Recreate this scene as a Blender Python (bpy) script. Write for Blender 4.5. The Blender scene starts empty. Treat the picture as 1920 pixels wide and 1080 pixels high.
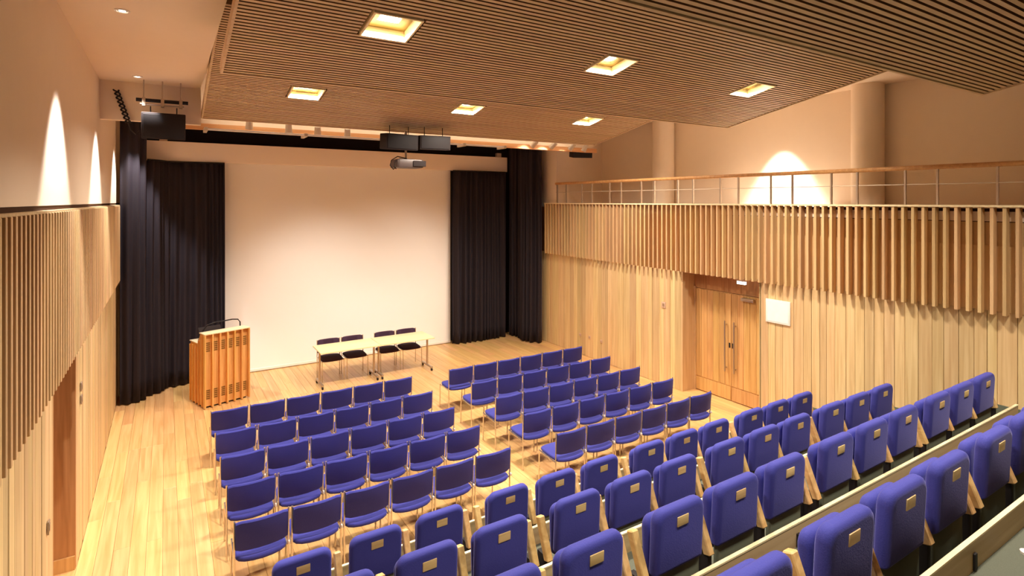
import bpy, bmesh, math, random
from mathutils import Vector, Matrix
random.seed(7)
PI = math.pi
sc = bpy.context.scene
C = sc.collection

# ------------------------------------------------------------------ camera
cam_d = bpy.data.cameras.new('camera'); cam = bpy.data.objects.new('camera', cam_d); C.objects.link(cam)
cam.location = (0, 0, 3.75)
cam.rotation_euler = (PI/2, 0, -math.radians(31.98))
cam_d.sensor_width = 36; cam_d.lens = 1038/1920*36
cam_d.shift_y = -(540-377)/1920
cam_d.clip_start = 0.05; cam_d.clip_end = 100
sc.camera = cam

# ------------------------------------------------------------------ world, exposure
sc.view_settings.view_transform = 'Standard'
sc.view_settings.look = 'None'
sc.view_settings.gamma = 1.0
sc.view_settings.use_curve_mapping = False
sc.view_settings.exposure = 0.62
w = bpy.data.worlds.new('world'); sc.world = w; w.use_nodes = True
w.node_tree.nodes['Background'].inputs['Color'].default_value = (1, .8, .6, 1)
w.node_tree.nodes['Background'].inputs['Strength'].default_value = 0.0
sc.cycles.max_bounces = 8
sc.cycles.diffuse_bounces = 6
sc.cycles.caustics_reflective = False
sc.cycles.caustics_refractive = False

WARM = (1.0, .90, .76)
P_RECESS = 84      # each ceiling light
P_STAGE = 122      # each stage spot
P_WASH = 380       # wall washers

# ------------------------------------------------------------------ helpers
def srgb(r, g, b):
    f = lambda c: (c/255/12.92 if c <= 10 else ((c/255+.055)/1.055)**2.4)
    return (f(r), f(g), f(b), 1)

def link(name, mesh, parent=None, mat=None, loc=None):
    o = bpy.data.objects.new(name, mesh); C.objects.link(o)
    if mat is not None and not mesh.materials: mesh.materials.append(mat)
    if parent is not None: o.parent = parent
    if loc is not None: o.location = loc
    return o

def mesh_of(bm, name, smooth=False):
    bmesh.ops.recalc_face_normals(bm, faces=bm.faces[:])
    m = bpy.data.meshes.new(name); bm.to_mesh(m); bm.free()
    if smooth:
        for p in m.polygons: p.use_smooth = True
        m.set_sharp_from_angle(angle=math.radians(42))
    return m

def add_box(bm, x0, x1, y0, y1, z0, z1):
    v = [bm.verts.new((x, y, z)) for x in (x0, x1) for y in (y0, y1) for z in (z0, z1)]
    for f in ((0,1,3,2), (4,6,7,5), (0,4,5,1), (2,3,7,6), (0,2,6,4), (1,5,7,3)):
        bm.faces.new([v[i] for i in f])
    return v

def box(name, x0, x1, y0, y1, z0, z1, mat, parent=None, bevel=0, seg=2):
    bm = bmesh.new(); add_box(bm, x0, x1, y0, y1, z0, z1)
    if bevel:
        bmesh.ops.bevel(bm, geom=bm.edges[:], offset=bevel, segments=seg, affect='EDGES', profile=.6)
    return link(name, mesh_of(bm, name, bool(bevel)), parent, mat)

_cache = {}
def unit_box(name, sx, sy, sz, mat, bevel=0, parent=None, loc=(0, 0, 0)):
    """box centred in x and y, standing on z=0, with its mesh shared between alike pieces"""
    k = (name, round(sx, 4), round(sy, 4), round(sz, 4), mat.name, bevel)
    if k not in _cache:
        bm = bmesh.new(); add_box(bm, -sx/2, sx/2, -sy/2, sy/2, 0, sz)
        if bevel: bmesh.ops.bevel(bm, geom=bm.edges[:], offset=bevel, segments=1, affect='EDGES')
        m = mesh_of(bm, name); m.materials.append(mat); _cache[k] = m
    return link(name, _cache[k], parent, None, loc)

def add_tube(bm, pts, r, n=8, cap=True):
    pts = [Vector(p) for p in pts]; rings = []
    for i, p in enumerate(pts):
        a = pts[max(i-1, 0)]; b = pts[min(i+1, len(pts)-1)]
        t = (b-a).normalized()
        up = Vector((0, 0, 1)) if abs(t.z) < .95 else Vector((0, 1, 0))
        u = t.cross(up).normalized(); v = u.cross(t)
        rr = r[i] if isinstance(r, (list, tuple)) else r
        rings.append([bm.verts.new(p+(u*math.cos(2*PI*k/n)+v*math.sin(2*PI*k/n))*rr) for k in range(n)])
    for A, B in zip(rings, rings[1:]):
        for k in range(n): bm.faces.new((A[k], A[(k+1) % n], B[(k+1) % n], B[k]))
    if cap: bm.faces.new(rings[0][::-1]); bm.faces.new(rings[-1])

def tube(name, pts, r, mat, parent=None, n=8):
    bm = bmesh.new(); add_tube(bm, pts, r, n)
    return link(name, mesh_of(bm, name, True), parent, mat)

def rrect(w, h, rt, rb, n=5):
    """outline of a rounded rectangle centred at 0: top corners rt, bottom corners rb"""
    out = []
    for cx, cy, r, a0 in ((w/2-rt, h/2-rt, rt, 0), (-w/2+rt, h/2-rt, rt, 90), (-w/2+rb, -h/2+rb, rb, 180), (w/2-rb, -h/2+rb, rb, 270)):
        for k in range(n+1):
            a = math.radians(a0+90*k/n); out.append((cx+r*math.cos(a), cy+r*math.sin(a)))
    return out

def pad_mesh(name, outline, t, rim, plane='XZ', mat=None, steps=4):
    """a padded slab: outline in a plane, thickness t along the third axis, soft rim"""
    bm = bmesh.new(); loops = []
    cx = sum(p[0] for p in outline)/len(outline); cy = sum(p[1] for p in outline)/len(outline)
    hw = max(abs(p[0]-cx) for p in outline); hh = max(abs(p[1]-cy) for p in outline)
    lay = []
    for k in range(steps+1):
        a = PI/2*k/steps; lay.append((-t/2+rim*(1-math.sin(a)), rim*(1-math.cos(a))))
    lay = [(d, i) for d, i in lay][::-1]
    prof = [(-t/2+rim*(1-math.sin(PI/2*(1-k/steps))), rim*(1-math.cos(PI/2*(1-k/steps)))) for k in range(steps+1)]
    prof += [(-d, i) for d, i in prof[::-1]]
    for d, ins in prof:
        sx = 1-ins/hw; sy = 1-ins/hh
        L = []
        for x, y in outline:
            X = cx+(x-cx)*sx; Y = cy+(y-cy)*sy
            L.append(bm.verts.new((X, d, Y) if plane == 'XZ' else (X, Y, d)))
        loops.append(L)
    n = len(outline)
    for A, B in zip(loops, loops[1:]):
        for k in range(n): bm.faces.new((A[k], A[(k+1) % n], B[(k+1) % n], B[k]))
    bm.faces.new(loops[0]); bm.faces.new(loops[-1][::-1])
    m = mesh_of(bm, name, True)
    if mat: m.materials.append(mat)
    return m

def prism(name, prof, axis_len, mat, parent=None, bevel=0):
    """profile in (y,z) extruded along x from 0 to axis_len"""
    bm = bmesh.new()
    a = [bm.verts.new((0, y, z)) for y, z in prof]; b = [bm.verts.new((axis_len, y, z)) for y, z in prof]
    n = len(prof)
    for k in range(n): bm.faces.new((a[k], a[(k+1) % n], b[(k+1) % n], b[k]))
    bm.faces.new(a[::-1]); bm.faces.new(b)
    if bevel: bmesh.ops.bevel(bm, geom=bm.edges[:], offset=bevel, segments=1, affect='EDGES')
    return link(name, mesh_of(bm, name), parent, mat)

def lathe(name, prof, mat, parent=None, n=20, loc=None):
    bm = bmesh.new(); rings = []
    for r, z in prof: rings.append([bm.verts.new((r*math.cos(2*PI*k/n), r*math.sin(2*PI*k/n), z)) for k in range(n)])
    for A, B in zip(rings, rings[1:]):
        for k in range(n): bm.faces.new((A[k], A[(k+1) % n], B[(k+1) % n], B[k]))
    bm.faces.new(rings[0][::-1]); bm.faces.new(rings[-1])
    return link(name, mesh_of(bm, name, True), parent, mat, loc)

def empty(name, loc, rz=0):
    o = bpy.data.objects.new(name, None); C.objects.link(o); o.location = loc; o.rotation_euler = (0, 0, rz); o.empty_display_size = .1
    return o

def tag(o, label, cat, group=None):
    o['label'] = label; o['category'] = cat
    if group: o['group'] = group
    return o

def struct(o):
    o['kind'] = 'structure'; return o

def copy_thing(root, loc, rz=0):
    r = root.copy(); C.objects.link(r); r.location = loc; r.rotation_euler = (0, 0, rz)
    for ch in list(root.children):
        c = ch.copy(); C.objects.link(c); c.parent = r
        for g in list(ch.children):
            d = g.copy(); C.objects.link(d); d.parent = c
    return r

# ------------------------------------------------------------------ materials
def base_mat(name, rough=.6, metal=0, spec=.4):
    m = bpy.data.materials.new(name); m.use_nodes = True
    b = m.node_tree.nodes['Principled BSDF']
    b.inputs['Roughness'].default_value = rough; b.inputs['Metallic'].default_value = metal
    b.inputs['Specular IOR Level'].default_value = spec
    return m, m.node_tree, b

def plain(name, col, rough=.6, metal=0, spec=.4, noise=.06, scale=30, bump=0):
    m, nt, b = base_mat(name, rough, metal, spec)
    geo = nt.nodes.new('ShaderNodeTexCoord')
    n = nt.nodes.new('ShaderNodeTexNoise'); n.inputs['Scale'].default_value = scale; n.inputs['Detail'].default_value = 3
    nt.links.new(geo.outputs['Object'], n.inputs['Vector'])
    r = nt.nodes.new('ShaderNodeMapRange'); r.inputs['To Min'].default_value = 1-noise; r.inputs['To Max'].default_value = 1+noise
    nt.links.new(n.outputs['Fac'], r.inputs['Value'])
    mx = nt.nodes.new('ShaderNodeHueSaturation'); mx.inputs['Color'].default_value = col
    nt.links.new(r.outputs['Result'], mx.inputs['Value']); nt.links.new(mx.outputs['Color'], b.inputs['Base Color'])
    if bump:
        bp = nt.nodes.new('ShaderNodeBump'); bp.inputs['Strength'].default_value = bump; bp.inputs['Distance'].default_value = .004
        nt.links.new(n.outputs['Fac'], bp.inputs['Height']); nt.links.new(bp.outputs['Normal'], b.inputs['Normal'])
    return m

def sheen(m, w, col):
    b = m.node_tree.nodes['Principled BSDF']
    b.inputs['Sheen Weight'].default_value = w; b.inputs['Sheen Roughness'].default_value = .35; b.inputs['Sheen Tint'].default_value = col
    return m

def wood(name, c1, c2, axis='Z', rough=.5, var=.18, spec=.35, grain=1.0):
    m, nt, b = base_mat(name, rough, 0, spec)
    N = nt.nodes; L = nt.links
    geo = N.new('ShaderNodeNewGeometry'); oi = N.new('ShaderNodeObjectInfo')
    off = N.new('ShaderNodeVectorMath'); off.operation = 'SCALE'; off.inputs[0].default_value = (37, 23, 51)
    L.new(oi.outputs['Random'], off.inputs['Scale'])
    add = N.new('ShaderNodeVectorMath'); L.new(geo.outputs['Position'], add.inputs[0]); L.new(off.outputs[0], add.inputs[1])
    sc_ = N.new('ShaderNodeVectorMath'); sc_.operation = 'MULTIPLY'; L.new(add.outputs[0], sc_.inputs[0])
    s = {'X': (.9, 22, 22), 'Y': (22, .9, 22), 'Z': (22, 22, .9)}[axis]
    sc_.inputs[1].default_value = [x*grain for x in s]
    n1 = N.new('ShaderNodeTexNoise'); n1.inputs['Scale'].default_value = 1; n1.inputs['Detail'].default_value = 5; n1.inputs['Distortion'].default_value = .6
    L.new(sc_.outputs[0], n1.inputs['Vector'])
    rp = N.new('ShaderNodeValToRGB'); rp.color_ramp.elements[0].position = .3; rp.color_ramp.elements[1].position = .7
    rp.color_ramp.elements[0].color = c2; rp.color_ramp.elements[1].color = c1
    L.new(n1.outputs['Fac'], rp.inputs['Fac'])
    r = N.new('ShaderNodeMapRange'); r.inputs['To Min'].default_value = 1-var; r.inputs['To Max'].default_value = 1+var*.6
    L.new(oi.outputs['Random'], r.inputs['Value'])
    hs = N.new('ShaderNodeHueSaturation'); L.new(rp.outputs['Color'], hs.inputs['Color']); L.new(r.outputs['Result'], hs.inputs['Value'])
    fr = N.new('ShaderNodeMath'); fr.operation = 'MULTIPLY'; fr.inputs[1].default_value = 7.31; L.new(oi.outputs['Random'], fr.inputs[0])
    fc = N.new('ShaderNodeMath'); fc.operation = 'FRACT'; L.new(fr.outputs[0], fc.inputs[0])
    r2 = N.new('ShaderNodeMapRange'); r2.inputs['To Min'].default_value = .49; r2.inputs['To Max'].default_value = .507; L.new(fc.outputs[0], r2.inputs['Value'])
    L.new(r2.outputs['Result'], hs.inputs['Hue'])
    L.new(hs.outputs['Color'], b.inputs['Base Color'])
    bp = N.new('ShaderNodeBump'); bp.inputs['Strength'].default_value = .12; bp.inputs['Distance'].default_value = .002
    L.new(n1.outputs['Fac'], bp.inputs['Height']); L.new(bp.outputs['Normal'], b.inputs['Normal'])
    return m

def emit(name, col, s):
    m = bpy.data.materials.new(name); m.use_nodes = True; nt = m.node_tree; nt.nodes.clear()
    e = nt.nodes.new('ShaderNodeEmission'); e.inputs['Color'].default_value = (*col, 1); e.inputs['Strength'].default_value = s
    o = nt.nodes.new('ShaderNodeOutputMaterial'); nt.links.new(e.outputs[0], o.inputs['Surface']); return m

M_OAK = wood('oak_boards', srgb(222, 194, 144), srgb(200, 166, 116), 'Z', .5, .2)
M_SLAT = wood('oak_slats', srgb(220, 186, 136), srgb(196, 158, 110), 'Z', .5, .12)
M_FLOOR = wood('oak_floor', srgb(226, 184, 124), srgb(202, 154, 94), 'Y', .32, .11, .45)
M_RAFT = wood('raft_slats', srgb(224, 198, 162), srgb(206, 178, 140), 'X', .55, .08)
M_RAFTSIDE = wood('raft_slat_shaded_side', srgb(150, 112, 76), srgb(130, 94, 62), 'X', .7, .08)  # darker sides paint in the shade of the gaps between slats
M_DOOR = wood('door_oak', srgb(216, 174, 112), srgb(188, 142, 82), 'Z', .42, .12)
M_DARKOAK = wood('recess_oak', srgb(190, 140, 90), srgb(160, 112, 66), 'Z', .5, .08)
M_LECT = wood('lectern_oak', srgb(232, 182, 112), srgb(208, 150, 78), 'Z', .38, .12)
M_ARM = wood('armrest_oak', srgb(226, 190, 130), srgb(196, 154, 96), 'Y', .4, .1)
M_FASCIA = wood('fascia_oak', srgb(216, 164, 106), srgb(190, 136, 80), 'X', .5, .08)
M_RISER = wood('riser_oak', srgb(206, 180, 136), srgb(184, 154, 110), 'X', .5, .08)
M_NOSE = wood('nosing_oak', srgb(240, 222, 182), srgb(226, 204, 158), 'X', .35, .04)
M_PLATE = wood('plate_oak', srgb(226, 196, 140), srgb(202, 166, 108), 'X', .35, .12)
M_TABLE = wood('table_laminate', srgb(240, 226, 178), srgb(232, 214, 162), 'X', .35, .03)
M_REAR = plain('rear_wall_panel', srgb(134, 104, 78), .8, 0, .2, .04, 4)
M_PLASTER = plain('warm_plaster', srgb(232, 214, 192), .9, 0, .1, .02, 6)
M_CEIL = plain('ceiling_plaster', srgb(234, 214, 190), .9, 0, .1, .02, 6)
M_GALLERY = plain('gallery_plaster', srgb(232, 214, 192), .9, 0, .1, .02, 6)
M_BLACKWALL = plain('black_paint', srgb(26, 22, 24), .9, 0, .1)
M_BACKING = plain('black_fleece', srgb(30, 20, 14), .95, 0, .05)
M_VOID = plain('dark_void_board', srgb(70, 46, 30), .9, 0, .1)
M_SCREEN = plain('screen_fabric', srgb(244, 240, 236), .8, 0, .15, .01, 4)
M_CASING = plain('screen_casing', srgb(240, 226, 210), .55, 0, .3, .02, 5)
M_CURTAIN = plain('black_velvet', srgb(38, 31, 38), .75, 0, .3, .12, 40)
M_NAVY = plain('navy_chair_fabric', srgb(56, 57, 134), .85, 0, .2, .10, 160, .3)
M_BLUE = plain('blue_seat_fabric', srgb(60, 61, 142), .8, 0, .25, .07, 140, .3)
M_STAGEFAB = plain('dark_plum_fabric', srgb(60, 40, 58), .85, 0, .2, .08, 120)
M_CHROME = plain('chrome', srgb(214, 206, 196), .22, .9, .5, .02)
M_STEEL = plain('satin_steel', srgb(190, 172, 154), .35, .85, .5, .02)
M_PALEMETAL = plain('pale_metal', srgb(206, 190, 170), .45, .3, .5, .02)
M_BLACKMETAL = plain('black_metal', srgb(36, 31, 31), .6, .0, .2, .05)
M_VENT = plain('olive_vent', srgb(134, 98, 50), .8, 0, .1)
M_SHELL = plain('grey_back_shell', srgb(98, 102, 86), .7, 0, .3, .06)
M_BLACKPLASTIC = plain('black_plastic', srgb(46, 38, 37), .8, 0, .15, .05)
M_CARPET = plain('grey_green_carpet', srgb(96, 98, 86), .95, 0, .05, .25, 260, .6)
M_WHITE = plain('white_enamel', srgb(240, 232, 222), .4, 0, .4, .01)
M_CREAM = plain('cream_reflector', srgb(250, 232, 190), .5, 0, .3, .01)
M_GOLD = plain('gold_reflector', srgb(112, 90, 34), .4, .3, .4, .03)
M_CLIP = plain('white_clip', srgb(226, 214, 204), .4, 0, .4, .01)
M_GREYPROJ = plain('grey_projector', srgb(84, 70, 66), .45, .1, .4, .03)
M_LENS = plain('dark_glass', srgb(20, 18, 22), .08, 0, .6, .0)
M_PIN = plain('pale_pink_plate', srgb(206, 172, 150), .5, 0, .3, .02)
M_LAMP = emit('lamp_glow', (1, .90, .66), 16)
M_SPOTLENS = emit('spot_glow', (1, .85, .65), 8)
M_EXIT = emit('exit_glow', (.95, 1, .95), 3.2)

sheen(M_BLUE, .3, srgb(190, 186, 250)); sheen(M_NAVY, .5, srgb(170, 168, 240)); sheen(M_CURTAIN, .15, srgb(150, 130, 150))
# ------------------------------------------------------------------ room numbers
XL, XR = -.78, 8.62           # side wall faces
YB = 13.5                     # back wall
ZC = 5.80                     # main plaster ceiling
ZLC = 5.43                    # low plaster ceiling on the left
ZS0, ZS1 = 2.30, 3.68         # slat band
YN = -3.2                     # wall behind the camera
XG = 10.2                     # back wall of the gallery

# ------------------------------------------------------------------ floor
fl = struct(box('floor', -1.4, 9.3, YN, YB+.2, -.12, -.022, M_FLOOR))
wd = .1495; nx = int(round((XR-XL)/wd)); wd = (XR-XL)/nx
for i in range(nx):
    x = XL+wd*(i+.5); y = 4.9-random.choice((0, .4, .8, 1.2, 1.6))*.0
    first = True
    while y < YB-.05:
        ln = random.choice((1.2, 1.6, 2.0, 2.4, 2.8))
        if first: ln = random.choice((.8, 1.2, 1.6, 2.0)); first = False
        if y+ln > YB-.5: ln = YB-y
        ln = round(ln, 3)
        unit_box('plank', wd-.0022, ln-.0022, .022, M_FLOOR, .0016, fl, (x, y+ln/2, -.022))
        y += ln
# recess floors
box('recess_floor', XR, 9.06, 5.6, 7.7, -.022, 0, M_FLOOR, fl)
box('recess_floor', XL-.55, XL, 5.7, 7.3, -.022, 0, M_FLOOR, fl)

# ------------------------------------------------------------------ left wall
RL0, RL1 = 5.84, 7.15         # recess in the left wall
wl = struct(box('wall_left', XL-.3, XL-.03, YN, YB+.2, ZS1-.02, ZC+.1, M_PLASTER))
box('upper_plaster', XL-.03, XL, YN, YB, ZS1+.035, ZLC+.02, M_PLASTER, wl)
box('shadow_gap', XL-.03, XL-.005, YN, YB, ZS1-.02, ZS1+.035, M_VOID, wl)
for a, b in ((YN, RL0), (RL1, YB)):
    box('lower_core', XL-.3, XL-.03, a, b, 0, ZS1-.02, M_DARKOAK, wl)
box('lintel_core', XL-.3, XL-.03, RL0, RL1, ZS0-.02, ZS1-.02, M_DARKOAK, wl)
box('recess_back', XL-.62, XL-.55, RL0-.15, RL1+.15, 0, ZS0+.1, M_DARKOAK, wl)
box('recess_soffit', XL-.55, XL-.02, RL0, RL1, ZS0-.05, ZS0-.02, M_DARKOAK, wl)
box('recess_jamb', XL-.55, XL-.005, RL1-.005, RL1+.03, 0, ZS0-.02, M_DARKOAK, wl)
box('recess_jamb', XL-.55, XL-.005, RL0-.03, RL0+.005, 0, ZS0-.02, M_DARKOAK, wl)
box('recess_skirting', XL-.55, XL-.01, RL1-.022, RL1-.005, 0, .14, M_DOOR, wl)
def planks(parent, xface, side, y0, y1, z1, mat, zf=lambda y: 0.0):
    y = y0; prev = None
    while y < y1-.02:
        wdt = random.choice((.10, .13, .13, .16, .19))
        if y1-(y+wdt) < .08: wdt = y1-y
        wdt = round(wdt, 3); z0 = round(zf(y+wdt/2), 3)
        d = random.choice((0, .0025, .005))
        unit_box('plank', .03, wdt-.004, round(z1-z0, 3), mat, .003, parent, (xface+side*(.015+d), y+wdt/2, z0))
        y += wdt
planks(wl, XL, -1, RL1+.03, 13.4, ZS0+.02, M_OAK)
planks(wl, XL, -1, 3.2, RL0-.03, ZS0+.02, M_OAK)
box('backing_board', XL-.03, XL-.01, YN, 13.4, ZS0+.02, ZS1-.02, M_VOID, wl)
y = 2.2
while y < 12.35:
    unit_box('slat', .080, .036, ZS1-ZS0-.016, M_SLAT, .003, wl, (XL-.012+.040, y, ZS0)); y += .12
box('slat_cap', XL-.03, XL+.060, YN, 12.37, ZS1-.016, ZS1, M_RISER, wl)

# ------------------------------------------------------------------ right wall
RR0, RR1 = 5.80, 7.47
TIERS = [(.38, 4.135), (.75, 3.18), (1.137, 2.221), (1.498, 1.293), (1.868, .365), (2.238, -.563)]  # deck height, seat-back plane
BACKB = .145                  # the next deck starts this far behind the backs
def deck_front(i): return TIERS[i-1][1]-BACKB if i else TIERS[0][1]+.79
def deck_z(y):
    z = 0
    for i, (h, yb) in enumerate(TIERS):
        if y < deck_front(i): z = h
    return z
wr = struct(box('wall_right', XR+.03, XR+.3, RR1, YB+.2, 0, 3.60, M_DARKOAK))
box('lower_core', XR+.03, XR+.3, YN, RR0, 0, 3.60, M_DARKOAK, wr)
box('lintel_core', XR+.03, XR+.3, RR0, RR1, ZS0+.06, 3.60, M_DARKOAK, wr)
planks(wr, XR, 1, RR1, 13.4, ZS0+.1, M_OAK)
planks(wr, XR, 1, -1.0, RR0, ZS0+.1, M_OAK)
box('backing_board', XR-.004, XR+.03, -1.0, 12.0, ZS0+.1, 3.2, M_SLAT, wr)
box('backing_board', XR+.012, XR+.03, -1.0, 12.0, 3.2, 3.49, M_SLAT, wr)
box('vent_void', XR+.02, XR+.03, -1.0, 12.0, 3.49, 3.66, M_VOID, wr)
y = 1.3
while y < 12.0:
    unit_box('slat', .11, .036, 3.675-(ZS0+.07), M_SLAT, .003, wr, (XR-.055-.004, y, ZS0+.07)); y += .12
box('slat_cap', XR-.125, XR+.3, -1.0, 12.02, 3.675, 3.70, M_NOSE, wr)
# skirting following the tiers, and at floor level
for i, (h, yb) in enumerate(TIERS[:5]):
    y1 = deck_front(i); y0 = deck_front(i+1)
    box('skirting', XR-.012, XR, y0, y1, h, h+.13, M_SHELL, wr)
# recess with the door pair
XD = 8.98
box('recess_jamb', XR, XD+.1, RR1-.006, RR1+.03, 0, ZS0+.08, M_OAK, wr)
box('recess_jamb', XR, XD+.1, RR0-.03, RR0+.006, 0, ZS0+.08, M_OAK, wr)
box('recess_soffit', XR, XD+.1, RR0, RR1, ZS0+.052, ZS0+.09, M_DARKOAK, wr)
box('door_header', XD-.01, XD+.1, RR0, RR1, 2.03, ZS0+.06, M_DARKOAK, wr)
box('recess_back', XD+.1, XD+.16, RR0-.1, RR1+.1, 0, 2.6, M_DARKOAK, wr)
dm = (RR0+RR1)/2-.02
for k, (a, b) in enumerate(((RR0+.04, dm-.004), (dm+.004, RR1-.04))):
    dr = struct(box('door_%d' % (k+1), XD, XD+.05, a, b, .012, 2.02, M_DOOR))
    n = 6; st = (b-a)/n
    for q in range(n):
        unit_box('board', .014, st-.004, 1.72, M_DOOR, .003, dr, (XD-.005, a+st*(q+.5), .285))
    box('kick_plate', XD-.014, XD, a+.01, b-.01, .02, .27, M_DOOR, dr)
    hy = dm-.10 if k == 0 else dm+.10
    hb = bmesh.new(); add_tube(hb, [(XD-.07, hy, .55), (XD-.07, hy, 1.50)], .014, 10)
    for z in (.62, 1.43): add_tube(hb, [(XD-.07, hy, z), (XD-.01, hy, z)], .009, 8)
    link('pull_handle', mesh_of(hb, 'pull_handle', True), dr, M_STEEL)
    box('lock_plate', XD-.018, XD-.01, (dm-.05 if k == 0 else dm+.02), (dm-.02 if k == 0 else dm+.05), 1.0, 1.09, M_BLACKMETAL, dr)
    if k == 0:
        cb = box('door_closer', XD-.07, XD-.012, a+.28, a+.54, 1.92, 1.98, M_STEEL, dr, .008)
# narrow door jamb frame
box('frame', XD-.03, XD+.06, RR0, RR0+.04, 0, 2.06, M_OAK, wr)
box('frame', XD-.03, XD+.06, RR1-.04, RR1, 0, 2.06, M_OAK, wr)

# ------------------------------------------------------------------ gallery above the right wall
gf = struct(box('gallery_floor', XR+.0, XG+.2, YN, 11.65, 3.50, 3.62, M_GALLERY))
gw = struct(box('wall_gallery', XG, XG+.2, YN, 11.9, 3.6, ZC+.1, M_GALLERY))
ge = struct(box('wall_gallery_end', XR+.03, XG+.2, 11.65, 11.8, 3.6, ZC+.1, M_GALLERY))
gs = struct(box('wall_stage_right', XR+.03, XR+.3, 11.8, YB+.2, 3.6, ZC+.1, M_GALLERY))
for i, (x, y, r) in enumerate(((9.98, 9.22, .25), (9.98, 4.72, .24), (9.98, .21, .25))):
    c = lathe('column', [(r, 3.62), (r, 5.70)], M_GALLERY, None, 32, (x, y, 0)); struct(c)
# balustrade
ba = empty('gallery_balustrade', (XR-.02, 6, 3.70))
tag(ba, 'long gallery railing of thin steel posts with a timber handrail along the right wall', 'railing')
def rel(o, root):
    o.matrix_world = o.matrix_world.copy(); o.location = Vector(o.location)-Vector(root.location); o.parent = root; return o
hr = tube('handrail', [(0, -7.2, .50), (0, 5.62, .50)], .032, M_FASCIA, ba, 10)
tube('mid_wire', [(0, -7.2, .275), (0, 5.62, .275)], .006, M_PALEMETAL, ba, 6)
for k in range(-3, 10):
    for yy in (2.59+k*.995, 3.21+k*.995):
        if -1 < yy < 11.6: unit_box('post', .030, .022, .485, M_STEEL, 0, ba, (0, yy-6, 0))

# ------------------------------------------------------------------ back wall, ceiling, wall behind the camera
wb = struct(box('wall_back', XL-.3, XG+.2, YB, YB+.2, -.1, ZC+.1, M_BLACKWALL))
wn = struct(box('wall_rear', XL-.3, XG+.2, YN-.2, YN, 0, ZC+.1, M_REAR))
ce = struct(box('ceiling', XL-.3, XG+.2, YN-.2, YB+.2, ZC, ZC+.15, M_CEIL))
gc = struct(box('ceiling_gallery', 8.26, XG, YN, YB, 5.70, ZC, M_CEIL))
lc = struct(box('ceiling_left', XL-.03, .43, YN, YB, ZLC, ZC, M_CEIL))
# end bulkhead, the strip of plaster and the timber fascia at the front of the stage
bh = struct(box('bulkhead', XL, .44, 9.5, 9.62, 4.89, ZLC, M_CEIL))
bs = struct(box('bulkhead_stage', .25, XR+.03, 10.16, 10.26, 4.97, ZC, M_CEIL))
tr = struct(box('trim_1', .25, XR+.03, 10.06, 10.16, 4.89, 4.985, M_FASCIA))

# ------------------------------------------------------------------ ceiling rafts
_rs = {}
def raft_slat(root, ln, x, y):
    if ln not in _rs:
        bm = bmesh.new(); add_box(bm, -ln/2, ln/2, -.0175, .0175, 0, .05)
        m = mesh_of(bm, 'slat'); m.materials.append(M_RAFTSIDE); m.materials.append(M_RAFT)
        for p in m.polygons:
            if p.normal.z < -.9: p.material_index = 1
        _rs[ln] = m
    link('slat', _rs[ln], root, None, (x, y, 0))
SL = .195; AF = 1.38; PITCH = 3.522; RX0, RX1 = .46, 8.2
YC = [1.215, 4.737, 8.259]; LX = [1.693, 4.281, 6.869]
ang = math.atan(SL); RL = (PITCH-.02)/math.cos(ang)
OW, OH = .43, .43
POSN = ['nearest', 'middle', 'farthest']
for ri, yc in enumerate(YC):
    zc = 5.29
    root = empty('ceiling_raft', (0, yc, zc)); root.rotation_euler = (-ang, 0, 0)
    tag(root, ('nearest sloping timber slat ceiling raft, at top right of the view' if ri == 0 else
               'middle sloping timber slat ceiling raft with the three larger square lights' if ri == 1 else
               'farthest sloping timber slat ceiling raft, beside the stage lighting'), 'ceiling raft', 'sloping timber slat ceiling rafts')
    f0 = AF/math.cos(ang); r0 = f0-RL
    # backing with holes left out where the lights are
    bm = bmesh.new()
    xs = [RX0+.01]+[q for x in LX for q in (x-OW/2, x+OW/2)]+[RX1-.01]
    for k in range(len(xs)-1):
        if k % 2 == 0: add_box(bm, xs[k], xs[k+1], r0, f0, .055, .075)
        else:
            add_box(bm, xs[k], xs[k+1], r0, -OH/2, .055, .075); add_box(bm, xs[k], xs[k+1], OH/2, f0, .055, .075)
    link('backing', mesh_of(bm, 'backing'), root, M_BACKING)
    for x in (RX0, RX1): box('edge_board', x-.012, x+.012, r0, f0, -.015, .10, M_RAFT, root)
    box('edge_board', RX0-.012, RX1+.012, f0-.001, f0+.022, -.012, .10, M_RAFT, root)
    ns = 63; st = RL/ns
    for k in range(ns):
        yy = r0+st*(k+.5)
        segs = [(RX0+.013, RX1-.013)]
        if abs(yy) < OH/2+.02:
            e = [RX0+.013]+[q for x in LX for q in (x-OW/2-.03, x+OW/2+.03)]+[RX1-.013]
            segs = [(e[q], e[q+1]) for q in range(0, len(e), 2)]
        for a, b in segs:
            raft_slat(root, round(b-a, 3), (a+b)/2, yy)

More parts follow.
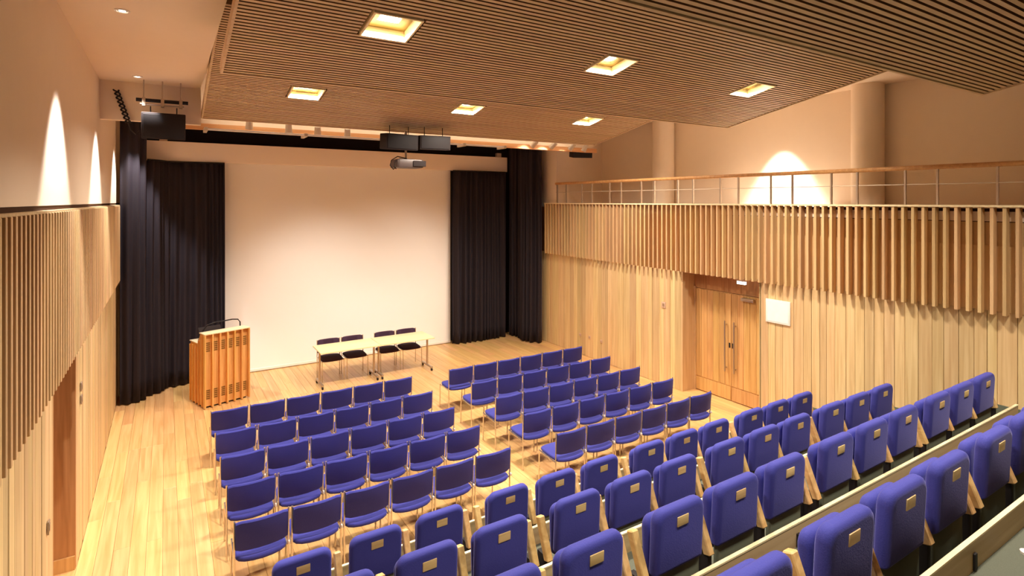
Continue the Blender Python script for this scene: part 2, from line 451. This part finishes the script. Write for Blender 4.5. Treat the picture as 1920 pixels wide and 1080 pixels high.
# square recessed lights set in the rafts
def recess_light(x, yc, power):
    root = empty('recessed_light', (x, yc, 5.29)); root.rotation_euler = (-ang, 0, 0)
    def frame(name, w_in, w_out, z0, z1, mat):
        bm = bmesh.new()
        for a, b, c, d in ((-w_out, w_out, -w_out, -w_in), (-w_out, w_out, w_in, w_out), (-w_out, -w_in, -w_in, w_in), (w_in, w_out, -w_in, w_in)):
            add_box(bm, a, b, c, d, z0, z1)
        return link(name, mesh_of(bm, name), root, mat)
    h = OW/2
    frame('trim_frame', h-.010, h+.008, -.012, .10, M_CREAM)
    frame('reflector', .10, h-.010, .092, .104, M_GOLD)
    frame('lamp_box', .10, .112, .104, .15, M_GOLD)
    bm = bmesh.new(); add_box(bm, -.10, .10, -.10, .10, .108, .13); link('lamp_panel', mesh_of(bm, 'lamp_panel'), root, M_LAMP)
    ld = bpy.data.lights.new('recess_lamp', 'AREA'); ld.shape = 'SQUARE'; ld.size = .36; ld.energy = power; ld.color = WARM; ld.spread = math.radians(128 if power < P_RECESS*1.2 else 150)
    lo = bpy.data.objects.new('recess_lamp', ld); C.objects.link(lo); lo.parent = root; lo.location = (0, 0, .02); lo.rotation_euler = (ang, 0, 0)
    return root
for ri, yc in enumerate(YC):
    for ci, x in enumerate(LX):
        t = recess_light(x, yc, P_RECESS*(.6, 1.0, 1.3)[ri])
        tag(t, '%s square recessed ceiling light in the %s timber raft' % (('left', 'centre', 'right')[ci], POSN[ri]), 'ceiling light', 'square recessed ceiling lights')

# ------------------------------------------------------------------ wall-wash downlights
def downlight(x, y, z, label, tan_a, power, lit=True):
    root = empty('downlight', (x, y, z)); tag(root, label, 'downlight')
    lathe('trim_ring', [(.06, 0), (.06, -.008), (.045, -.010), (.042, 0)], M_WHITE, root, 20)
    lathe('lens', [(.026, -.002), (.026, -.007)], M_SPOTLENS, root, 16)
    ld = bpy.data.lights.new('wash_lamp', 'SPOT'); ld.energy = power; ld.color = (1, .97, .96)
    ld.spot_size = 2*math.atan(tan_a); ld.spot_blend = .4; ld.shadow_soft_size = .03
    lo = bpy.data.objects.new('wash_lamp', ld); C.objects.link(lo); lo.parent = root; lo.location = (0, 0, -.04)
    return root
downlight(-.33, 5.96, ZLC, 'round downlight in the low plaster ceiling, nearest to the viewer', .61, P_WASH)
downlight(-.33, 9.0, ZLC, 'round downlight in the low plaster ceiling, just before the bulkhead', .61, P_WASH)
downlight(-.33, 11.95, ZLC, 'round downlight in the low plaster ceiling beyond the bulkhead, over the curtain', .61, P_WASH)
downlight(9.67, 6.34, 5.70, 'round downlight over the gallery between the two columns', .58, P_WASH*1.5)

# ------------------------------------------------------------------ projection screen
ps = empty('projection_screen', (0, 13.3, 0)); tag(ps, 'large white roll-down projection screen with a long cream casing behind the table', 'projection screen')
box('casing', -.36, 8.05, -.16, .14, 4.56, 4.96, M_CASING, ps, .012)
box('screen_fabric', 1.0, 6.37, -.006, .002, .06, 4.57, M_SCREEN, ps)
box('bottom_bar', .99, 6.38, -.016, .012, .012, .07, M_WHITE, ps, .006)
for x in (-.05, 7.85): box('hanger', x-.07, x+.07, -.06, .04, 4.955, 5.08, M_PALEMETAL, ps, .01)
for x in (.98, 6.39): tube('tension_cable', [(x, 0, .07), (x, 0, 4.56)], .004, M_PALEMETAL, ps, 6)

# ------------------------------------------------------------------ curtains
def curtain(name, label, path, z1, z0=.02, amp=.055, wave=.15, seed=1, group=None):
    rnd = random.Random(seed)
    pts = [Vector((x, y, 0)) for x, y in path]
    seg = [(b-a).length for a, b in zip(pts, pts[1:])]; tot = sum(seg)
    n = int(tot/.018); rows = 14
    def at(s):
        for L, a, b in zip(seg, pts, pts[1:]):
            if s <= L+1e-6: return a+(b-a)*(s/L), (b-a).normalized()
            s -= L
        return pts[-1], (pts[-1]-pts[-2]).normalized()
    bm = bmesh.new(); grid = []; ph = 0; phs = []
    for i in range(n+1):
        ph += 2*PI*(tot/n)/(wave*(1+.35*math.sin(i*.071+seed)+.25*math.sin(i*.023*seed+1))); phs.append(ph)
    for j in range(rows+1):
        t = j/rows; z = z0+(z1-z0)*t; row = []
        for i in range(n+1):
            p, d = at(tot*i/n); nn = Vector((-d.y, d.x, 0))
            a = amp*(1.12-.45*t+.25*math.sin(i*.031+seed*2))
            o = a*math.sin(phs[i]+.5*math.sin(t*3+i*.05))+.02*math.sin(phs[i]*.37+t*2)
            q = p+nn*o; row.append(bm.verts.new((q.x, q.y, z)))
        grid.append(row)
    for A, B in zip(grid, grid[1:]):
        for k in range(n): bm.faces.new((A[k], A[k+1], B[k+1], B[k]))
    m = bpy.data.meshes.new(name); bm.to_mesh(m); bm.free()
    for p in m.polygons: p.use_smooth = True
    root = empty(name, (pts[0].x, pts[0].y, 0)); tag(root, label, 'curtain', group)
    o = link('drape', m, root, M_CURTAIN, (-pts[0].x, -pts[0].y, 0))
    md = o.modifiers.new('thickness', 'SOLIDIFY'); md.thickness = .006
    tp = bmesh.new(); add_tube(tp, [(p.x, p.y, z1+.012) for p in pts], .016, 8)
    link('track', mesh_of(tp, 'track', True), root, M_BLACKMETAL, (-pts[0].x, -pts[0].y, 0))
    return root
curtain('stage_curtain', 'tall black curtain along the left wall at the stage edge', [(-.71, 12.34), (-.52, 12.38), (-.30, 12.56)], 5.24, seed=2, wave=.12)
curtain('stage_curtain', 'black curtain left of the screen, hanging below the casing behind the lectern', [(-.30, 12.66), (-.14, 12.80), (.02, 13.06), (.35, 13.10), (1.04, 13.06)], 4.53, seed=5, wave=.14, amp=.05)
curtain('stage_curtain', 'black curtain right of the screen, hanging below the casing', [(6.34, 13.06), (7.1, 13.0), (7.95, 13.06)], 4.53, seed=7, wave=.15, amp=.05)
curtain('stage_curtain', 'tall black curtain gathered at the right end of the stage by the slatted wall', [(8.08, 13.12), (8.26, 12.85), (8.12, 12.45), (8.16, 12.2), (8.40, 11.98)], 5.24, seed=9, wave=.14)

# ------------------------------------------------------------------ lecture chairs
def make_chair(name, fab):
    root = empty(name, (0, 0, 0))
    # curved backrest
    bm = bmesh.new(); nx = 10; w = .452; z0, z1 = .512, .792; t = .017; rings = []
    for i in range(nx+1):
        x = -w/2+w*i/nx; yb = -.042*(1-(2*x/w)**2)
        e = .012 if i in (0, nx) else 0
        sec = [(-t, z0+.01+e), (-t*.5, z0+e), (t*.5, z0+e), (t, z0+.01+e), (t-.016, z1-.012-e), (t*.5-.02, z1-e), (-t*.5-.02, z1-e), (-t-.022, z1-.012-e)]
        rings.append([bm.verts.new((x, yb+a, b)) for a, b in sec])
    for A, B in zip(rings, rings[1:]):
        for k in range(8): bm.faces.new((A[k], A[(k+1) % 8], B[(k+1) % 8], B[k]))
    bm.faces.new(rings[0][::-1]); bm.faces.new(rings[-1])
    link('backrest', mesh_of(bm, 'backrest', True), root, fab)
    out = []
    for k in range(9):
        a = PI+PI*k/8; out.append((.222*math.cos(a), .02+.102*math.sin(a)))
    out += [(.222, .15), (.212, .33), (.185, .405), (.13, .425), (0, .432), (-.13, .425), (-.185, .405), (-.212, .33), (-.222, .15)]
    m = pad_mesh('seat', out, .045, .018, 'XY', fab, 3)
    link('seat', m, root, None, (0, 0, .437))
    for s in (-1, 1):
        tube('leg', [(s*.235, -.01, 0), (s*.235, 0, .40), (s*.235, -.012, .795)], .0095, M_CHROME, root, 8)
        tube('leg', [(s*.222, .40, 0), (s*.222, .385, .43)], .0095, M_CHROME, root, 8)
        tube('side_rail', [(s*.235, 0, .415), (s*.222, .385, .425)], .008, M_CHROME, root, 6)
    tube('cross_rail', [(-.222, .34, .410), (.222, .34, .410)], .008, M_CHROME, root, 6)
    box('linking_clip', .230, .2465, -.035, .02, .445, .475, M_CLIP, root, .004)
    return root
ORD = ['first', 'second', 'third', 'fourth', 'fifth', 'sixth', 'seventh', 'eighth', 'ninth', 'tenth', 'eleventh', 'twelfth']
ROWY = [8.85, 8.0, 7.225, 6.46, 5.69]
ROWN = ['front', 'second', 'third', 'fourth', 'back']
proto = make_chair('lecture_chair', M_NAVY); used = False
for blk, x0 in (('left', .515), ('right', 4.195)):
    for r, yy in enumerate(ROWY):
        for k in range(6):
            jx, jy = random.uniform(-.001, .001), random.uniform(-.004, .004)
            loc = (x0+.503*(k+.5)+jx, yy+jy, 0); rz = math.radians(random.uniform(-.3, .3))
            if not used: o = proto; o.location = loc; o.rotation_euler = (0, 0, rz); used = True
            else: o = copy_thing(proto, loc, rz)
            tag(o, 'navy chrome-legged chair, %s from the left in the %s row of the %s block' % (ORD[k], ROWN[r], blk), 'chair', 'loose navy chairs set out on the oak floor')

# ------------------------------------------------------------------ fixed tip-up seats on the tiers
def make_seat(right_arm):
    root = empty('tip_up_seat', (0, 0, 0))
    W = .405
    m = pad_mesh('backrest', rrect(W, .375, .065, .012), .076, .030, 'XZ', M_BLUE, 4)
    b = link('backrest', m, root, None, (0, .040, .647)); b.rotation_euler = (math.radians(3), 0, 0)
    m = pad_mesh('back_shell', rrect(W-.03, .26, .02, .03), .03, .008, 'XZ', M_SHELL, 2)
    link('back_shell', m, root, None, (0, .046, .345))
    m = pad_mesh('seat_cushion', rrect(.355, .36, .06, .04), .066, .03, 'XZ', M_BLUE, 4)
    c = link('seat_cushion', m, root, None, (0, .128, .575)); c.rotation_euler = (math.radians(-3), 0, 0)
    p = box('number_plate', -.047, .047, -.009, 0, -.029, .029, M_PLATE, root, .003)
    p.location = (.0, .0005, .748); p.rotation_euler = (math.radians(3), 0, 0)
    for s in ((-1, 1) if right_arm else (-1,)):
        ar = prism('armrest', [(.0, .445), (.05, .432), (.158, .700), (.110, .716)], .050, M_ARM, root, .006); ar.location = (s*.27-.025, 0, 0)
        box('pedestal', s*.27-.02, s*.27+.02, .02, .14, .0, .470, M_BLACKMETAL, root, .006)
    return root
sA = make_seat(False); sB = make_seat(True)
usedA = usedB = False
SROW = ['front', 'second', 'third', 'fourth']
RANGES = [range(0, 12), range(0, 12), range(1, 12), range(1, 9)]
X0 = [.828, .843, .826, .873]
for r, ids in enumerate(RANGES):
    h, yb = TIERS[r]
    for q, n in enumerate(ids):
        last = n % 3 == 2
        loc = (X0[r]+n*.54+(n//3)*.1158, yb, h)
        if last:
            if not usedB: o = sB; o.location = loc; usedB = True
            else: o = copy_thing(sB, loc)
        else:
            if not usedA: o = sA; o.location = loc; usedA = True
            else: o = copy_thing(sA, loc)
        tag(o, 'blue folded tip-up seat, %s from the left in the %s row of the raked seating' % (ORD[q], SROW[r]), 'seat', 'blue tip-up seats on the raked tiers')

# ------------------------------------------------------------------ raked seating decks
for i, (h, yb) in enumerate(TIERS):
    y1 = deck_front(i); y0 = deck_front(i+1) if i+1 < len(TIERS) else YN
    d = struct(box('seating_tier', .46, XR, y0, y1, 0, h, M_CARPET))
    # half step of the left aisle
    box('aisle_step', XL, .46, (y0+y1)/2, y1, 0, h-.19, M_CARPET, d)
    box('aisle_step', XL, .46, y0, (y0+y1)/2, 0, h, M_CARPET, d)
    ub = struct(box('trim_%d' % (i+2), .46, 7.44, y1-.002, y1+.018, h-.06, h+.147, M_RISER))
    box('nosing', .46, 7.44, y1-.004, y1+.020, h+.147, h+.157, M_NOSE, ub)
    x = .70
    while x < 7.4:
        unit_box('bracket', .03, .012, .085, M_BLACKMETAL, .002, ub, (x, y1-.007, h+.005)); x += .93
# small white floor light on the fifth deck
fl5 = empty('deck_light', (3.895, 1.050, TIERS[4][0])); tag(fl5, 'small round white fitting on the grey deck at the bottom right corner', 'fitting')
lathe('rim', [(.03, 0), (.03, .012), (.022, .016), (.0001, .016)], M_WHITE, fl5, 16)

# ------------------------------------------------------------------ lectern
LA = math.radians(18)
lt = empty('lectern', (.57, 11.38, 0), LA); tag(lt, 'tall ribbed orange oak lectern standing left of the screen', 'lectern')
LW = .81
prism('body', [(.03, .03), (.03, 1.33), (.20, 1.335), (.31, 1.14), (.66, 1.11), (.66, .03)], LW-.04, M_LECT, lt).location = (.02, 0, 0)
box('plinth', .04, LW-.04, .05, .63, 0, .032, M_BLACKMETAL, lt)
box('top_edge', 0, LW, -.04, .21, 1.332, 1.352, M_NOSE, lt, .004)
box('rear_top', .005, LW-.005, .30, .67, 1.128, 1.146, M_NOSE, lt, .004)
nf = 7
for k in range(nf):
    x = .012+(LW-.024)*k/(nf-1)
    unit_box('rib', .028, .075, 1.31, M_LECT, .003, lt, (x, -.004, .02))
for k in range(nf-1):
    x = .012+(LW-.024)*(k+.5)/(nf-1)
    for z in (.16, 1.02):
        g = bmesh.new()
        for q in range(5): add_box(g, -.040, .040, -.006, 0, .036*q, .036*q+.022)
        go = link('vent_grille', mesh_of(g, 'vent_grille'), lt, M_VENT, (x, .031, z)); go['kind'] = 'stuff'
for k, (yy, zz) in enumerate(((.10, 1.31), (.25, 1.2), (.38, 1.09), (.52, 1.09), (.645, 1.08))):
    for s in (0, 1):
        unit_box('rib', .03, .024, zz-.02, M_LECT, .003, lt, (.012 if s == 0 else LW-.012, yy, .02))
tube('lamp_arm', [(.06, .40, 1.14), (.09, .36, 1.30), (.18, .32, 1.44), (.30, .30, 1.475), (.62, .28, 1.485), (.72, .27, 1.47), (.755, .26, 1.42), (.76, .26, 1.22)], .012, M_BLACKMETAL, lt, 8)
mo = box('monitor', .10, .50, -.012, .012, 0, .24, M_BLACKPLASTIC, lt, .006); mo.location = (0, .42, 1.16); mo.rotation_euler = (math.radians(-28), 0, 0)

# ------------------------------------------------------------------ two folding tables on the stage floor
def make_table():
    root = empty('folding_table', (0, 0, 0))
    box('tabletop', -.608, .608, -.31, .40, .715, .742, M_TABLE, root, .006)
    box('edge_rail', -.56, .56, -.02, .02, .66, .715, M_STEEL, root)
    for s in (-1, 1):
        fr = tube('leg', [(s*.56, 0, .09), (s*.56, 0, .715)], .022, M_STEEL, root, 10)
        box('foot', s*.56-.022, s*.56+.022, -.27, .27, .06, .095, M_STEEL, root, .008)
        for q in (-1, 1):
            c = bmesh.new(); add_tube(c, [(s*.56-.014, q*.25, .03), (s*.56+.014, q*.25, .03)], .03, 14)
            link('castor', mesh_of(c, 'castor', True), root, M_BLACKPLASTIC)
            box('castor_stem', s*.56-.01, s*.56+.01, q*.25-.012, q*.25+.012, .04, .065, M_CHROME, root)
    return root
tb = make_table(); tb.location = (3.192, 11.57, 0); tag(tb, 'left one of two cream folding tables set end to end before the screen', 'table', 'cream folding tables')
tb2 = copy_thing(tb, (4.415, 11.57, 0)); tag(tb2, 'right one of two cream folding tables set end to end before the screen', 'table', 'cream folding tables')
spro = make_chair('panel_chair', M_STAGEFAB)
for k, x in enumerate((2.95, 3.46, 4.19, 4.70)):
    loc = (x, 12.15, 0); o = spro if k == 0 else copy_thing(spro, loc, PI)
    o.location = loc; o.rotation_euler = (0, 0, PI)
    tag(o, 'dark chair behind the cream tables facing the hall, %s from the left' % ORD[k], 'chair', 'dark panel chairs behind the tables')

# ------------------------------------------------------------------ hung loudspeakers, projector, stage lights
def speaker(x, y, z, w, h, d, rz, tilt, label, hang):
    root = empty('loudspeaker', (x, y, z), rz); tag(root, label, 'loudspeaker')
    b = box('cabinet', -w/2, w/2, -d/2, d/2, -h/2, h/2, M_BLACKPLASTIC, root, .012); b.rotation_euler = (tilt, 0, 0)
    g = box('grille', -w/2+.02, w/2-.02, -d/2-.012, -d/2+.002, -h/2+.02, h/2-.02, M_BLACKMETAL, root, .006); g.rotation_euler = (tilt, 0, 0)
    for s in (-1, 1): tube('hanging_rod', [(s*w*.3, 0, h/2-.02), (s*w*.3, 0, hang)], .007, M_BLACKMETAL, root, 6)
    return root
speaker(-.03, 9.2, 4.80, .52, .36, .30, 0, math.radians(6), 'black loudspeaker hung at top left from the steel bar', .27)
speaker(3.45, 9.25, 4.78, .60, .27, .28, math.radians(6), math.radians(4), 'left black box of the loudspeaker pair hung above the projector', .28)
speaker(4.10, 9.25, 4.80, .56, .25, .28, math.radians(-8), math.radians(4), 'right black box of the loudspeaker pair hung above the projector', .28)
speaker(8.40, 10.35, 4.90, .48, .22, .30, math.radians(-20), math.radians(8), 'black loudspeaker hung at the far right corner of the timber ceiling', .5)
tb_ = empty('rigging_bar', (-.045, 9.2, 5.15)); tag(tb_, 'short steel rigging bar above the left loudspeaker', 'rigging bar')
tube('bar', [(-.31, 0, 0), (.31, 0, 0)], .025, M_BLACKMETAL, tb_, 10)
tube('bar', [(-.26, 0, -.055), (.26, 0, -.055)], .012, M_STEEL, tb_, 8)
for x in (-.22, 0, .22):
    box('clamp', x-.02, x+.02, -.04, .04, -.085, .035, M_STEEL, tb_, .005)
    tube('drop_rod', [(x, 0, .03), (x, 0, .28)], .008, M_STEEL, tb_, 6)
cb = empty('cable_chain', (-.595, 9.468, 5.30)); tag(cb, 'dark bundle of coiled cable hanging from the ceiling beside the left loudspeaker', 'cable')
for q in range(2):
    pts = [(.14*t+.03*math.cos(t*26+q*PI), .03*math.sin(t*26+q*PI), -.45*t) for t in [k/90 for k in range(91)]]
    tube('cable', pts, .011, M_BLACKPLASTIC, cb, 6)
tube('cable', [(.14, 0, -.44), (.17, .02, -.54), (.23, .02, -.60), (.27, .03, -.55)], .014, M_BLACKPLASTIC, cb, 6)

pj = empty('projector', (3.67, 9.5, 4.42)); tag(pj, 'grey projector hung on a pole before the screen', 'projector')
m = pad_mesh('housing', rrect(.50, .40, .05, .05), .15, .02, 'XY', M_GREYPROJ, 2); link('housing', m, pj, None, (.02, 0, 0))
box('cable_box', .06, .30, -.22, -.14, -.05, .05, M_BLACKPLASTIC, pj, .008)
lb = bmesh.new(); add_tube(lb, [(-.10, .19, 0), (-.10, .28, 0)], .05, 16); link('lens', mesh_of(lb, 'lens', True), pj, M_LENS)
tube('pole', [(0, 0, .07), (0, 0, .42)], .02, M_PALEMETAL, pj, 10)
tube('pole', [(0, 0, .40), (0, 0, .60)], .026, M_STEEL, pj, 10)
box('mounting_plate', -.12, .12, -.10, .10, .072, .084, M_BLACKMETAL, pj)
tube('cable_loop', [(-.02, -.1, .09), (-.20, -.12, .12), (-.31, -.12, .05), (-.33, -.1, -.04), (-.27, -.1, -.11), (-.20, -.06, -.06)], .009, M_BLACKPLASTIC, pj, 6)
tube('cable_loop', [(-.05, -.1, .08), (-.17, -.15, .08), (-.26, -.15, .02), (-.27, -.14, -.06), (-.22, -.1, -.10)], .009, M_BLACKPLASTIC, pj, 6)

lbar = empty('lighting_bar', (0, 9.78, 4.865)); tag(lbar, 'long white lighting bar along the lower edge of the timber fascia', 'lighting bar')
tube('bar', [(.50, 0, 0), (5.95, 0, 0)], .018, M_WHITE, lbar, 10)
for x in (.52, 2.0, 3.5, 5.0, 5.93): box('bracket', x-.025, x+.025, -.03, .285, -.03, .03, M_PALEMETAL, lbar, .004)
aims = [(1.1, 11.7, .8), (2.4, 12.9, .5), (2.9, 13.2, 1.2), (3.4, 13.2, .9), (4.0, 13.2, .9), (4.6, 13.0, 1.3), (5.4, 12.6, .6), (6.4, 12.0, 0)]
for k, (x, z) in enumerate(((1.14, 5.045), (1.74, 5.02), (2.21, 5.01), (2.72, 5.005), (6.72, 5.03), (7.22, 5.02), (7.74, 5.015), (8.12, 5.01))):
    root = empty('spotlight', (x, 9.86, z-.05))
    tag(root, 'small pale spotlight, %s from the left along the ceiling slot before the stage' % ORD[k], 'spotlight', 'stage spotlights in the ceiling slot')
    d = (Vector(aims[k])-Vector((x, 9.86, z-.05))).normalized()
    bm = bmesh.new(); add_tube(bm, [-d*.10, -d*.09, d*.03, d*.08], [.03, .048, .054, .06], 14)
    link('lamp_head', mesh_of(bm, 'lamp_head', True), root, M_PALEMETAL)
    bm = bmesh.new(); add_tube(bm, [d*.074, d*.079], .050, 14); link('lens', mesh_of(bm, 'lens', True), root, M_SPOTLENS)
    tube('stem', [(0, 0, .03), (0, .05, .17), (0, .18, .24)], .012, M_PALEMETAL, root, 8)
    box('track_adapter', -.04, .04, .16, .295, .21, .25, M_PALEMETAL, root, .004)
    ld = bpy.data.lights.new('stage_lamp', 'SPOT'); ld.energy = P_STAGE; ld.color = (1, .92, .82); ld.spot_size = math.radians(62); ld.spot_blend = 1.0; ld.shadow_soft_size = .15
    lo = bpy.data.objects.new('stage_lamp', ld); C.objects.link(lo); lo.parent = root; lo.location = d*.09
    lo.rotation_euler = d.to_track_quat('-Z', 'Y').to_euler()

cv = empty('slot_fill_light', (4.3, 9.74, 5.22)); tag(cv, 'long slim fill light added out of sight in the ceiling slot behind the farthest raft', 'fill light')  # unseen fill light, added to brighten the plaster strip above the fascia
box('channel', -3.7, 3.7, -.03, .0, -.03, .03, M_PALEMETAL, cv)
box('diffuser', -3.68, 3.68, .0, .008, -.02, .02, emit('slot_fill_glow', (1, .86, .66), 14), cv)
# ------------------------------------------------------------------ things on the walls
pa = empty('notice_panel', (XR, 5.455, 1.91)); tag(pa, 'white square notice panel on the oak boards right of the door recess', 'notice')
box('panel', -.022, -.002, -.215, .215, -.195, .195, M_WHITE, pa, .004)
box('sheet', -.024, -.0215, -.185, .185, -.165, .165, plain('pale_blue_print', srgb(232, 232, 236), .5, 0, .3, .06, 14), pa)
el = empty('emergency_light', (XR+.06, 6.19, 2.32)); tag(el, 'small glowing white emergency light under the top of the door recess', 'emergency light')
box('housing', -.03, .03, -.085, .085, .0, .055, M_WHITE, el, .004)
box('diffuser', -.024, .024, -.08, .08, -.05, .0, M_EXIT, el, .004)
def wall_plate(x, y, z, s, label, w=.07, h=.07, mat=None):
    o = empty('wall_plate', (x, y, z)); tag(o, label, 'wall plate')
    box('plate', min(0, s*.012), max(0, s*.012), -w/2, w/2, -h/2, h/2, mat or M_PIN, o, .003)
    box('insert', min(s*.010, s*.015), max(s*.010, s*.015), -w/4, w/4, -h/4, h/4, M_STEEL, o)
wall_plate(XR, 7.95, 1.63, -1, 'pink-grey control plate on the oak boards left of the door recess', .11, .12)
wall_plate(XR, 10.64, .47, -1, 'low socket on the right oak wall, nearest to the curtain')
wall_plate(XR, 10.28, .48, -1, 'low socket on the right oak wall, middle of three')
wall_plate(XR, 9.86, .475, -1, 'low socket on the right oak wall, farthest from the curtain')
wall_plate(XL+.0, 7.50, 1.76, 1, 'upper switch plate on the left wall just past the recess', .08, .09, M_STEEL)
wall_plate(XL+.0, 7.50, 1.62, 1, 'lower switch plate on the left wall just past the recess', .08, .09, M_STEEL)
wall_plate(XL+.0, 5.55, 1.22, 1, 'small steel latch plate on the left wall boards before the recess', .06, .10, M_STEEL)
